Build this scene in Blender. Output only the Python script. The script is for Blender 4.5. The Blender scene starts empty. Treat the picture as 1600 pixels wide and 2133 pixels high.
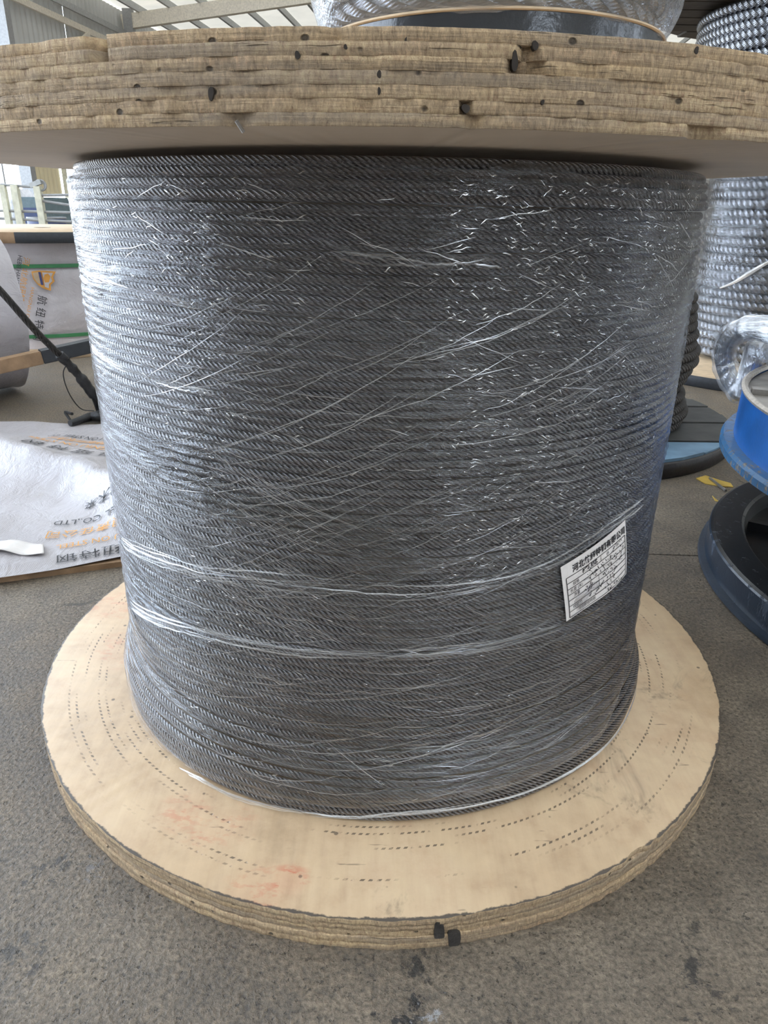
import bpy, math, random
import numpy as np
from mathutils import Matrix, Vector
random.seed(7); rng = np.random.default_rng(7)
S = bpy.context.scene
COL = S.collection
PI = math.pi

# ------------------------------------------------------------------ camera
FPX, CAM, YAW, PITCH, ROLL = 1496.4, np.array([-.0123, -1.18, .8105]), .0101, .40216, .01466
_F = np.array([math.sin(YAW)*math.cos(PITCH), math.cos(YAW)*math.cos(PITCH), -math.sin(PITCH)])
_R0 = np.array([math.cos(YAW), -math.sin(YAW), 0]); _U0 = np.cross(_R0, _F)
_R = math.cos(ROLL)*_R0+math.sin(ROLL)*_U0; _U = -math.sin(ROLL)*_R0+math.cos(ROLL)*_U0
cd = bpy.data.cameras.new('camera'); co = bpy.data.objects.new('camera', cd); COL.objects.link(co)
cd.sensor_fit = 'HORIZONTAL'; cd.sensor_width = 36; cd.lens = FPX/1600*36; cd.clip_start = .02; cd.clip_end = 300
co.matrix_world = Matrix(((_R[0], _U[0], -_F[0], CAM[0]), (_R[1], _U[1], -_F[1], CAM[1]), (_R[2], _U[2], -_F[2], CAM[2]), (0, 0, 0, 1)))
S.camera = co

# ------------------------------------------------------------------ world and light
w = bpy.data.worlds.new('sky'); S.world = w; w.use_nodes = True
nt = w.node_tree; nt.nodes.clear()
wo = nt.nodes.new('ShaderNodeOutputWorld'); bg = nt.nodes.new('ShaderNodeBackground')
tc = nt.nodes.new('ShaderNodeTexCoord'); sx = nt.nodes.new('ShaderNodeSeparateXYZ'); rp = nt.nodes.new('ShaderNodeValToRGB')
nt.links.new(tc.outputs['Generated'], sx.inputs[0]); nt.links.new(sx.outputs['Z'], rp.inputs[0])
rp.color_ramp.elements[0].position = 0.0; rp.color_ramp.elements[0].color = (.80, .89, 1, 1)
rp.color_ramp.elements[1].position = .6; rp.color_ramp.elements[1].color = (.62, .78, 1, 1)
nt.links.new(rp.outputs[0], bg.inputs[0]); bg.inputs[1].default_value = 6.5
nt.links.new(bg.outputs[0], wo.inputs[0])
S.view_settings.view_transform = 'Standard'; S.view_settings.look = 'None'; S.view_settings.gamma = 1
S.view_settings.use_curve_mapping = False; S.view_settings.exposure = 0.66

# ------------------------------------------------------------------ pixel helpers (direction only; the distance comes from what is touched)
def ray(x, y): return _F+_R*(x-800)/FPX+_U*(1066.5-y)/FPX
def onz(x, y, z=0.):
    d = ray(x, y); return CAM+(z-CAM[2])/d[2]*d
def ony(x, y, Y):
    d = ray(x, y); return CAM+(Y-CAM[1])/d[1]*d
def onreel(x, y, R):
    d = ray(x, y); o = CAM[:2]; a = d[:2]@d[:2]; b = o@d[:2]; c = o@o-R*R; D = max(b*b-a*c, 0)
    p = CAM+(-b-math.sqrt(D))/a*d; return math.atan2(p[1], p[0]), p[2]

# ------------------------------------------------------------------ mesh helpers
def tag(o, label=None, cat=None, group=None, kind=None):
    if label: o['label'] = label
    if cat: o['category'] = cat
    if group: o['group'] = group
    if kind: o['kind'] = kind
    return o
def empty(name, loc=(0, 0, 0), rz=0, parent=None):
    o = bpy.data.objects.new(name, None); COL.objects.link(o); o.location = loc; o.rotation_euler.z = rz
    o.empty_display_size = .1
    if parent: o.parent = parent
    return o
def link(name, me, mat, parent=None, smooth=True):
    o = bpy.data.objects.new(name, me); COL.objects.link(o)
    if mat:
        for m in (mat if isinstance(mat, (list, tuple)) else [mat]): me.materials.append(m)
    if smooth:
        me.polygons.foreach_set('use_smooth', np.ones(len(me.polygons), bool))
        if len(me.polygons) < 6000: me.set_sharp_from_angle(angle=math.radians(16 if me.get('cornered') else 50))
    if parent: o.parent = parent
    return o
def meshdata(verts, faces, uv=None):
    me = bpy.data.meshes.new('m'); me.from_pydata([tuple(v) for v in np.asarray(verts, float).tolist()], [], [tuple(f) for f in faces])
    if uv is not None:
        l = me.uv_layers.new(name='UVMap'); vi = np.empty(len(me.loops), np.int32); me.loops.foreach_get('vertex_index', vi)
        l.data.foreach_set('uv', np.asarray(uv, np.float32)[vi].ravel())
    me.update(); return me
def grid(P, cu=False, cv=False, uv=None):
    """quads over P[n, m, 3]; cu / cv close the first / second direction"""
    n, m = P.shape[:2]
    i = np.arange(n if cu else n-1); j = np.arange(m if cv else m-1)
    I, J = np.meshgrid(i, j, indexing='ij'); I2 = (I+1) % n; J2 = (J+1) % m
    f = np.stack([I*m+J, I2*m+J, I2*m+J2, I*m+J2], -1).reshape(-1, 4)
    me = bpy.data.meshes.new('m'); V = P.reshape(-1, 3).astype(np.float32)
    me.vertices.add(len(V)); me.vertices.foreach_set('co', V.ravel())
    me.loops.add(f.size); me.loops.foreach_set('vertex_index', f.ravel().astype(np.int32))
    me.polygons.add(len(f)); me.polygons.foreach_set('loop_start', (np.arange(len(f))*4).astype(np.int32))
    me.update(calc_edges=True)
    if uv is not None:
        l = me.uv_layers.new(name='UVMap'); l.data.foreach_set('uv', uv.reshape(-1, 2).astype(np.float32)[f.ravel()].ravel())
    me.validate(); return me
def lathe(prof, n=96, c=(0, 0), closed=False, a0=0.):
    a = np.linspace(0, 2*PI, n, endpoint=False)+a0; pr = np.array(prof, float)
    P = np.stack([c[0]+np.cos(a)[:, None]*pr[None, :, 0], c[1]+np.sin(a)[:, None]*pr[None, :, 0], np.repeat(pr[None, :, 1], n, 0)], -1)
    L = np.r_[0, np.cumsum(np.hypot(*np.diff(pr, axis=0).T))]
    uv = np.stack([np.repeat((a*pr[:, 0].max())[:, None], len(pr), 1), np.repeat(L[None], n, 0)], -1)
    me = grid(P, True, closed, uv); me['cornered'] = 1; return me
def tube(path, rad, n=8, closed=False, cap=True):
    p = np.array(path, float); N = len(p); rad = np.broadcast_to(rad, N)
    t = (np.roll(p, -1, 0)-np.roll(p, 1, 0)) if closed else np.gradient(p, axis=0)
    t /= np.linalg.norm(t, axis=1)[:, None]+1e-12
    up = np.array([0, 0, 1.]) if abs(t[:, 2]).max() < .95 else np.array([.31, .95, .05])
    a = np.cross(t, up); a /= np.linalg.norm(a, axis=1)[:, None]; b = np.cross(t, a)
    th = np.linspace(0, 2*PI, n, endpoint=False)
    P = p[:, None]+rad[:, None, None]*(np.cos(th)[None, :, None]*a[:, None]+np.sin(th)[None, :, None]*b[:, None])
    L = np.r_[0, np.cumsum(np.linalg.norm(np.diff(p, axis=0), axis=1))]
    uv = np.stack([np.repeat(L[:, None], n, 1), np.repeat(th[None]/(2*PI), N, 0)], -1)
    me = grid(P, closed, True, uv)
    if cap and not closed:
        import bmesh
        bm = bmesh.new(); bm.from_mesh(me); bm.verts.ensure_lookup_table()
        bm.faces.new([bm.verts[k] for k in range(n)][::-1]); bm.faces.new([bm.verts[(N-1)*n+k] for k in range(n)])
        bm.to_mesh(me); bm.free()
    return me
def spline(pts, n):
    """Catmull-Rom through the points"""
    p = np.array(pts, float); p = np.vstack([2*p[0]-p[1], p, 2*p[-1]-p[-2]]); out = []
    k = len(p)-3
    for s in np.linspace(0, k-1e-6, n):
        i = int(s); u = s-i; a, b, c, d = p[i:i+4]
        out.append(.5*((2*b)+(-a+c)*u+(2*a-5*b+4*c-d)*u*u+(-a+3*b-3*c+d)*u**3))
    return np.array(out)
BOXF = [(0, 3, 2, 1), (4, 5, 6, 7), (0, 1, 5, 4), (1, 2, 6, 5), (2, 3, 7, 6), (3, 0, 4, 7)]
def boxv(x0, x1, y0, y1, z0, z1):
    return [(x0, y0, z0), (x1, y0, z0), (x1, y1, z0), (x0, y1, z0), (x0, y0, z1), (x1, y0, z1), (x1, y1, z1), (x0, y1, z1)]
def box(name, b, mat, parent=None, bevel=0.):
    me = meshdata(boxv(*b), BOXF)
    if bevel:
        import bmesh
        bm = bmesh.new(); bm.from_mesh(me); bmesh.ops.bevel(bm, geom=bm.edges[:], offset=bevel, segments=2, affect='EDGES'); bm.to_mesh(me); bm.free()
    return link(name, me, mat, parent, False)
def bar(name, p, q, wd, ht, mat, parent=None, bevel=0.):
    """a straight rectangular bar from p to q (wd sideways, ht upwards)"""
    p = Vector(p); q = Vector(q); d = (q-p); L = d.length; d.normalize()
    up = Vector((0, 0, 1)) if abs(d.z) < .95 else Vector((1, 0, 0))
    s = d.cross(up).normalized(); u = s.cross(d)
    V = [p+d*x+s*y+u*z for (x, y, z) in boxv(0, L, -wd/2, wd/2, -ht/2, ht/2)]
    me = meshdata([tuple(v) for v in V], BOXF)
    if bevel:
        import bmesh
        bm = bmesh.new(); bm.from_mesh(me); bmesh.ops.bevel(bm, geom=bm.edges[:], offset=bevel, segments=2, affect='EDGES'); bm.to_mesh(me); bm.free()
    return link(name, me, mat, parent, False)
def noise1(n, k, seed):
    """smooth periodic noise of n samples built from k harmonics, range about -1..1"""
    r = np.random.default_rng(seed); a = np.linspace(0, 2*PI, n, endpoint=False); o = np.zeros(n)
    for i in range(1, k+1): o += r.normal()*np.cos(i*a+r.uniform(0, 6.3))/math.sqrt(k)
    return o
def text2d(s, size=1., bold=0.):
    cu = bpy.data.curves.new('t', 'FONT'); cu.body = s; cu.size = size; cu.align_x = 'CENTER'; cu.align_y = 'CENTER'
    cu.resolution_u = 2; cu.offset = bold
    o = bpy.data.objects.new('t', cu); COL.objects.link(o)
    dg = bpy.context.evaluated_depsgraph_get(); dg.update()
    me = bpy.data.meshes.new_from_object(o.evaluated_get(dg))
    V = np.array([v.co[:] for v in me.vertices]).reshape(-1, 3); Fc = [tuple(p.vertices) for p in me.polygons]
    bpy.data.objects.remove(o); bpy.data.curves.remove(cu); bpy.data.meshes.remove(me)
    return V[:, :2], Fc
def text_on(name, s, size, fn, mat, parent, bold=0., sx=1.):
    V, Fc = text2d(s, size, bold)
    if not len(V): return None
    return link(name, meshdata([fn(x*sx, y) for x, y in V], Fc), mat, parent, False)

# ------------------------------------------------------------------ materials
class N:
    def __init__(s, name):
        s.m = bpy.data.materials.new(name); s.m.use_nodes = True; s.t = s.m.node_tree; s.t.nodes.clear()
        s.out = s.t.nodes.new('ShaderNodeOutputMaterial')
    def n(s, typ, **kw):
        o = s.t.nodes.new('ShaderNode'+typ)
        for k, v in kw.items():
            if k.startswith('_'): setattr(o, k[1:], v)
            else:
                s.put(o.inputs[int(k[1:])] if k[0] == 'i' and k[1:].isdigit() else o.inputs[k.replace('__', ' ')], v)
        return o
    def put(s, i, v):
        if isinstance(v, bpy.types.NodeSocket): s.t.links.new(v, i)
        elif isinstance(v, bpy.types.Node): s.t.links.new(v.outputs[0], i)
        else:
            if hasattr(i.default_value, '__len__') and len(i.default_value) == 4 and len(v) == 3: v = (*v, 1)
            i.default_value = v
    def math(s, op, a, b=0., clamp=False):
        return s.n('Math', _operation=op, _use_clamp=clamp, i0=a, i1=b).outputs[0]
    def mix(s, f, a, b, blend='MIX'):
        o = s.t.nodes.new('ShaderNodeMix'); o.data_type = 'RGBA'; o.blend_type = blend
        s.put(o.inputs[0], f); s.put(o.inputs[6], a); s.put(o.inputs[7], b); return o.outputs[2]
    def ramp(s, f, stops):
        o = s.n('ValToRGB', Fac=f); e = o.color_ramp.elements
        while len(e) < len(stops): e.new(.5)
        for k, (p, c) in enumerate(stops): e[k].position = p; e[k].color = (*c, 1) if len(c) == 3 else c
        return o.outputs[0]
    def step(s, f, a, b):
        o = s.n('MapRange', _interpolation_type='SMOOTHSTEP', i0=f, i1=a, i2=b); return o.outputs[0]
    def coord(s, kind='Object', scale=(1, 1, 1), rot=(0, 0, 0), loc=(0, 0, 0)):
        c = s.n('TexCoord').outputs[kind]
        return s.n('Mapping', Vector=c, Scale=scale, Rotation=rot, Location=loc).outputs[0]
    def noise(s, vec, scale, detail=4, rough=.55, dist=0.):
        return s.n('TexNoise', Vector=vec, Scale=scale, Detail=detail, Roughness=rough, Distortion=dist).outputs[0]
    def bump(s, h, d=.001, st=1., nrm=None):
        b = s.n('Bump', Height=h, Distance=d, Strength=st)
        if nrm is not None: s.put(b.inputs['Normal'], nrm)
        return b.outputs[0]
    def bsdf(s, col, rough=.5, metal=0., nrm=None, **kw):
        b = s.n('BsdfPrincipled', Base__Color=col, Roughness=rough, Metallic=metal, **kw)
        if nrm is not None: s.put(b.inputs['Normal'], nrm)
        s.last = b; return b
    def done(s, sh):
        s.t.links.new(sh.outputs[0] if isinstance(sh, bpy.types.Node) else sh, s.out.inputs[0]); return s.m
def plain(name, col, rough=.5, metal=0., var=.15, sc=20., bd=.0005, **kw):
    k = N(name); c = k.coord(); a = k.noise(c, sc); b = k.noise(c, sc*4)
    cc = k.ramp(a, [(.3, tuple(x*(1-var) for x in col)), (.7, tuple(min(1, x*(1+var)) for x in col))])
    return k.done(k.bsdf(cc, rough, metal, k.bump(b, bd), **kw))

def m_concrete():
    k = N('concrete'); c = k.coord()
    big = k.noise(c, 1.1, 5, .6); mid = k.noise(c, 9, 6, .7); fine = k.noise(c, 150, 5, .75); grit = k.n('TexVoronoi', Vector=c, Scale=170.).outputs[0]
    col = k.ramp(big, [(.25, (.145, .114, .083)), (.5, (.21, .166, .122)), (.75, (.285, .238, .186))])
    col = k.mix(.75, col, k.ramp(mid, [(.25, (.25, .25, .25)), (.5, (.5, .5, .5)), (.75, (.72, .71, .69))]), 'OVERLAY')
    col = k.mix(.75, col, k.ramp(fine, [(.34, (.10, .10, .09)), (.52, (.5, .5, .5)), (.68, (.86, .85, .81))]), 'OVERLAY')
    pit = k.step(k.noise(c, 120, 3, .6), .62, .68); col = k.mix(k.math('MULTIPLY', pit, .6), col, (.045, .04, .036))
    st = k.step(k.noise(k.coord(scale=(1, 1, 1), loc=(3.1, 1.7, 0)), 2.3, 6, .75, .6), .6, .7)
    col = k.mix(k.math('MULTIPLY', st, .55), col, (.06, .056, .052))
    sm = k.noise(c, 34, 5, .75, .4)
    for (px, py, rd, am, cc_) in ((130, 1805, .055, .8, (.05, .046, .042)), (190, 1808, .03, .6, (.2, .2, .21)), (40, 1990, .05, .7, (.06, .055, .05)), (870, 2020, .045, .8, (.02, .02, .02)), (860, 2110, .05, .9, (.015, .015, .016)), (900, 2120, .03, .7, (.5, .5, .52)), (1440, 2020, .035, .8, (.03, .028, .026)), (1480, 2080, .04, .7, (.035, .03, .028)), (60, 2060, .04, .5, (.07, .06, .055)), (1080, 2010, .02, .6, (.03, .028, .026)), (1440, 1935, .02, .6, (.04, .036, .03))):
        q = onz(px, py); dd = k.n('VectorMath', _operation='DISTANCE', i0=c, i1=(q[0], q[1], 0)).outputs['Value']
        mk = k.math('MULTIPLY', k.step(k.math('ADD', k.math('DIVIDE', dd, rd), k.math('MULTIPLY', sm, 5.0)), 2.85, 2.45), am); col = k.mix(mk, col, cc_)
    cr = k.n('TexVoronoi', _feature='DISTANCE_TO_EDGE', Vector=k.n('VectorMath', _operation='ADD', i0=c, i1=k.n('VectorMath', _operation='SCALE', i0=k.n('TexNoise', Vector=c, Scale=6.).outputs[1], Scale=.16).outputs[0]).outputs[0], Scale=.8).outputs[0]
    crk = k.math('MULTIPLY', k.math('LESS_THAN', cr, .0035), k.step(k.noise(c, 1.7, 2), .55, .62))
    col = k.mix(k.math('MULTIPLY', crk, .8), col, (.03, .028, .026))
    h = k.math('ADD', k.math('MULTIPLY', fine, 1.), k.math('ADD', k.math('MULTIPLY', mid, 1.3), k.math('MULTIPLY', pit, -.7)))
    h = k.math('ADD', h, k.math('MULTIPLY', grit, .35))
    rg = k.ramp(mid, [(.3, (.42,)*3), (.7, (.66,)*3)])
    return k.done(k.bsdf(col, rg, 0, k.bump(h, .006, 1.)))
def wood_common(k, uv, base, dark, light):
    lay = k.noise(k.n('Mapping', Vector=uv, Scale=(3.5, 190, 1)).outputs[0], 1., 6, .72, .35)
    fib = k.noise(k.n('Mapping', Vector=uv, Scale=(300, 110, 1), Rotation=(0, 0, .3)).outputs[0], 1., 4, .7, .4)
    pat = k.noise(k.n('Mapping', Vector=uv, Scale=(7, 34, 1)).outputs[0], 1., 6, .7, .5)
    col = k.ramp(lay, [(.3, dark), (.45, base), (.7, light)])
    col = k.mix(.9, col, k.ramp(fib, [(.25, (.2, .19, .19)), (.5, (.5, .5, .5)), (.74, (.78, .77, .75))]), 'OVERLAY')
    col = k.mix(.75, col, k.ramp(pat, [(.25, (.28, .28, .295)), (.5, (.49, .49, .485)), (.75, (.66, .61, .53))]), 'OVERLAY')
    return col, lay, fib
def m_ply_edge(name, base, dark, light):
    k = N(name); uv = k.n('TexCoord').outputs['UV']; rnd = k.n('ObjectInfo').outputs['Random']
    uv = k.n('VectorMath', _operation='ADD', i0=uv, i1=k.n('CombineXYZ', X=k.math('MULTIPLY', rnd, 7.), Y=rnd).outputs[0]).outputs[0]
    col, lay, fib = wood_common(k, uv, base, dark, light)
    col = k.mix(1., col, k.ramp(rnd, [(0, (.84, .83, .83)), (.5, (.93, .92, .9)), (1, (1, .98, .95))]), 'MULTIPLY')
    gz = k.step(k.noise(k.n('Mapping', Vector=uv, Scale=(2.2, 26, 1), Location=(.7, 0, 0)).outputs[0], 1., 5, .65, .4), .44, .62)
    col = k.mix(k.math('MULTIPLY', gz, .42), col, (.21, .185, .165))
    pit = k.step(k.n('TexVoronoi', Vector=k.n('Mapping', Vector=uv, Scale=(34, 46, 1)).outputs[0], Scale=1.).outputs[0], .13, .07)
    sp = k.step(k.noise(k.n('Mapping', Vector=uv, Scale=(11, 140, 1)).outputs[0], 1., 3, .6), .63, .7)
    dk = k.math('MAXIMUM', k.math('MULTIPLY', pit, .85), k.math('MULTIPLY', sp, .45))
    col = k.mix(dk, col, (.035, .026, .02))
    h = k.math('SUBTRACT', k.math('ADD', k.math('MULTIPLY', fib, .8), lay), k.math('MULTIPLY', dk, 1.2))
    return k.done(k.bsdf(col, .82, 0, k.bump(h, .0035, 1.)))
def m_ply_face():
    """smooth plywood face: rope dents in dashed rings, scuffs, red chalk and a black painted rim"""
    k = N('plywood_face'); c = k.coord(); s = k.n('SeparateXYZ', Vector=c); X, Y = s.outputs[0], s.outputs[1]
    r = k.math('SQRT', k.math('ADD', k.math('MULTIPLY', X, X), k.math('MULTIPLY', Y, Y))); th = k.math('ARCTAN2', Y, X)
    n1 = k.noise(c, 3.2, 5, .6); n2 = k.noise(c, 16, 5, .65); n3 = k.noise(k.coord(scale=(60, 6, 1), rot=(0, 0, .4)), 1., 4, .6)
    col = k.ramp(n1, [(.25, (.45, .31, .185)), (.5, (.545, .39, .243)), (.75, (.615, .455, .298))])
    col = k.mix(.45, col, k.ramp(n2, [(.28, (.3, .28, .25)), (.5, (.5, .5, .5)), (.72, (.63, .63, .62))]), 'OVERLAY')
    col = k.mix(.22, col, k.ramp(n3, [(.3, (.3, .3, .3)), (.5, (.5, .5, .5)), (.7, (.65, .65, .65))]), 'OVERLAY')
    grey = k.step(k.noise(k.coord(loc=(1.2, .4, 0)), 5.5, 6, .72, .5), .58, .7)
    col = k.mix(k.math('MULTIPLY', grey, .6), col, (.15, .115, .08))
    # dashed rope dents
    wob = k.math('MULTIPLY', k.math('SUBTRACT', k.noise(c, 2.0, 2), .5), .02)
    rr = k.math('DIVIDE', k.math('ADD', r, wob), .0115)
    ring = k.math('ABSOLUTE', k.math('SUBTRACT', k.math('FRACT', rr), .5))
    rid = k.math('FLOOR', rr)
    slant = k.math('MULTIPLY', k.math('SUBTRACT', k.math('FRACT', rr), .5), .9)
    dash = k.math('FRACT', k.math('ADD', k.math('ADD', k.math('MULTIPLY', th, 52.), slant), k.math('MULTIPLY', rid, .37)))
    dmask = k.math('MULTIPLY', k.math('LESS_THAN', ring, .13), k.math('LESS_THAN', dash, .5))
    pn = k.noise(k.n('CombineXYZ', X=k.math('MULTIPLY', th, 2.2), Y=k.math('MULTIPLY', rid, 1.7)).outputs[0], 1., 2, .6)
    dmask = k.math('MULTIPLY', dmask, k.step(pn, .5, .58))
    zone = k.math('MULTIPLY', k.step(r, .455, .465), k.step(r, .572, .55))
    dmask = k.math('MULTIPLY', k.math('MULTIPLY', dmask, zone), k.step(k.noise(c, 70, 2), .36, .5))
    col = k.mix(k.math('MULTIPLY', dmask, .85), col, (.10, .07, .045))
    scr = k.step(k.noise(k.coord(scale=(14, 95, 1), rot=(0, 0, -.6)), 1., 3, .6), .69, .74)
    spk = k.step(k.n('TexVoronoi', Vector=c, Scale=21.).outputs[0], .075, .045)
    col = k.mix(k.math('MAXIMUM', k.math('MULTIPLY', scr, .55), k.math('MULTIPLY', spk, .75)), col, (.07, .05, .035))
    def blob(x, y, rad):
        d = k.n('VectorMath', _operation='DISTANCE', i0=c, i1=(x, y, .05)).outputs['Value']
        return k.step(d, rad, rad*.2)
    fine = k.step(k.noise(k.coord(scale=(28, 60, 1), rot=(0, 0, .7)), 1., 4, .7), .5, .62)
    red = None
    for (px, py, rd, am) in ((600, 1835, .035, 1.), (540, 1860, .06, .5), (385, 1690, .05, .5), (420, 1740, .035, .45), (270, 1350, .09, .4), (240, 1260, .09, .4), (480, 1720, .05, .35)):
        q = onz(px, py, .05); b = k.math('MULTIPLY', blob(q[0], q[1], rd), am); red = b if red is None else k.math('MAXIMUM', red, b)
    col = k.mix(k.math('MULTIPLY', red, k.math('ADD', k.math('MULTIPLY', fine, .6), .15)), col, (.50, .10, .045))
    rimn = k.math('MULTIPLY', k.math('SUBTRACT', k.noise(c, 40, 4, .7), .5), .012)
    rim = k.step(k.math('ADD', r, rimn), .5962, .5985)
    col = k.mix(k.math('MULTIPLY', rim, .9), col, (.025, .022, .022))
    h = k.math('SUBTRACT', k.math('ADD', k.math('MULTIPLY', n2, .5), k.math('MULTIPLY', n3, .25)), k.math('MULTIPLY', dmask, .8))
    return k.done(k.bsdf(col, .55, 0, k.bump(h, .0016, .8)))
def m_rope(name, col, rough, metal, period, slope=-1., bd=.0016, warm=(.16, .1, .05), coat=0.):
    """laid wire rope: strands run diagonally across the rope (u along it, v round it)"""
    k = N(name); uv = k.n('TexCoord').outputs['UV']; s = k.n('SeparateXYZ', Vector=uv); u, v = s.outputs[0], s.outputs[1]
    ph = k.math('ADD', k.math('MULTIPLY', u, 2*PI/period), k.math('MULTIPLY', v, 2*PI*6*slope))
    st = k.math('POWER', k.math('ABSOLUTE', k.math('SINE', k.math('MULTIPLY', ph, .5))), .6)
    wr = k.math('SINE', k.math('ADD', k.math('MULTIPLY', u, 2*PI/period*2.1), k.math('MULTIPLY', v, -2*PI*18*slope)))
    n = k.noise(k.coord(), 5, 4, .6); n2 = k.noise(k.coord(), 60, 3, .6)
    c = k.ramp(n, [(.3, tuple(x*.7 for x in col)), (.7, tuple(x*1.35 for x in col))])
    c = k.mix(k.math('MULTIPLY', k.step(n2, .6, .75), .4), c, warm)
    c = k.mix(k.step(st, .30, .02), c, (.02, .018, .018))
    h = k.math('ADD', st, k.math('MULTIPLY', wr, .07))
    nb = k.bump(h, bd, 1.); kw = {}
    if coat: kw = dict(Coat__Weight=coat, Coat__Roughness=.11, Coat__IOR=2.0, Coat__Normal=k.bump(k.math('ADD', h, k.math('MULTIPLY', k.noise(k.coord(scale=(1, 1, 2.5)), 110, 3, .6), 1.1)), bd*.8, 1.))
    return k.done(k.bsdf(c, rough, metal, nb, **kw))
def m_film(name='stretch_film', base=.22, fres=1., su=26., sv=200., bd=.0022, haze=.010):
    """clear stretch film: mostly see-through, a thin milky haze and a wrinkled gloss"""
    k = N(name); uv = k.n('TexCoord').outputs['UV']
    def nz(a, b, rot, sc=1., det=4, dist=.6): return k.noise(k.n('Mapping', Vector=uv, Scale=(a, b, 1), Rotation=(0, 0, rot)).outputs[0], sc, det, .6, dist)
    a = nz(su, sv, .0); b = nz(su*.45, sv*.55, .42, 1., 5, 1.2); c = nz(su*.4, sv*.5, -.35, 1., 5, 1.2); d = nz(230, 230, 0, 1., 2, 0)
    h = k.math('ADD', k.math('ADD', a, b), k.math('ADD', c, k.math('MULTIPLY', d, .35)))
    nrm = k.bump(h, bd, 1.)
    gl = k.n('BsdfGlossy', _distribution='GGX', Color=(.95, .97, 1, 1), Roughness=.07, Normal=nrm)
    tr = k.n('BsdfTransparent', Color=(.97, .97, .98, 1))
    df = k.n('BsdfDiffuse', Color=(.8, .82, .88, 1), Normal=nrm)
    ridge = k.math('MAXIMUM', k.step(b, .6, .68), k.step(c, .6, .68))
    hz = k.math('ADD', k.math('MULTIPLY', ridge, haze*1.3), haze*.55)
    m1 = k.n('MixShader', i0=hz, i1=tr, i2=df)
    fr = k.n('Fresnel', IOR=1.5, Normal=nrm).outputs[0]
    loose = k.step(k.noise(k.n('Mapping', Vector=uv, Scale=(3.2, 9, 1), Rotation=(0, 0, .2)).outputs[0], 1., 4, .6, .8), .42, .66)
    f = k.math('MULTIPLY', k.math('ADD', k.math('MULTIPLY', fr, fres), base*.25, True), k.math('ADD', .4, k.math('MULTIPLY', loose, .6)))
    m2 = k.n('MixShader', i0=f, i1=m1, i2=gl)
    return k.done(m2)
def m_fold(name='film_fold', op=.55, rg=.2, dd=.3):
    k = N(name); gl = k.n('BsdfGlossy', Color=(1, 1, 1, 1), Roughness=rg); tr = k.n('BsdfTransparent'); df = k.n('BsdfDiffuse', Color=(.8, .82, .86, 1))
    return k.done(k.n('MixShader', i0=op, i1=tr, i2=k.n('MixShader', i0=dd, i1=gl, i2=df)))
def m_woven(name='white_woven_plastic', f=1.):
    k = N(name); c = k.coord()
    n1 = k.noise(c, 2.6, 5, .6); n2 = k.noise(c, 14, 5, .65, .6); wv = k.math('MULTIPLY', k.math('SINE', k.math('MULTIPLY', k.n('SeparateXYZ', Vector=c).outputs[0], 1400.)), .5)
    col = k.ramp(n1, [(.25, (.45*f, .415*f, .43*f)), (.6, (.60*f, .565*f, .595*f)), (.8, (.68*f, .65*f, .69*f))])
    dirt = k.step(k.noise(k.coord(loc=(4, 2, 1)), 5, 6, .7, .5), .6, .75)
    col = k.mix(k.math('MULTIPLY', dirt, .35), col, (.3, .26, .22))
    h = k.math('ADD', n2, k.math('MULTIPLY', wv, .02))
    return k.done(k.bsdf(col, .38, 0, k.bump(h, .012, .8), Sheen__Weight=.1))
def m_blue(name, paint, under, amt, sc=26):
    k = N(name); c = k.coord(); n = k.noise(k.coord(scale=(1, 1, .35)), sc, 5, .75); n2 = k.noise(c, 7, 5, .6); n3 = k.noise(c, 120, 3, .6)
    col = k.ramp(n2, [(.3, tuple(x*.65 for x in paint)), (.7, tuple(x*1.25 for x in paint))])
    ch = k.step(k.math('ADD', n, k.math('MULTIPLY', k.math('SUBTRACT', n2, .5), .5)), .66-amt, .70-amt)
    col = k.mix(ch, col, k.ramp(n3, [(.3, tuple(x*.6 for x in under)), (.7, under)]))
    rg = k.math('ADD', .3, k.math('MULTIPLY', ch, .35))
    return k.done(k.bsdf(col, rg, 0, k.bump(k.math('SUBTRACT', k.math('MULTIPLY', n3, .3), ch), .0015, .8)))
def m_sheet_metal(name, col, trans=0.):
    k = N(name); c = k.coord(); n = k.noise(c, 1.3, 4, .6)
    cc = k.ramp(n, [(.3, tuple(x*.88 for x in col)), (.7, col)])
    b = k.bsdf(cc, .5)
    if not trans: return k.done(b)
    t = k.n('BsdfTranslucent', Color=cc)
    return k.done(k.n('MixShader', i0=trans, i1=b, i2=t))

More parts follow.
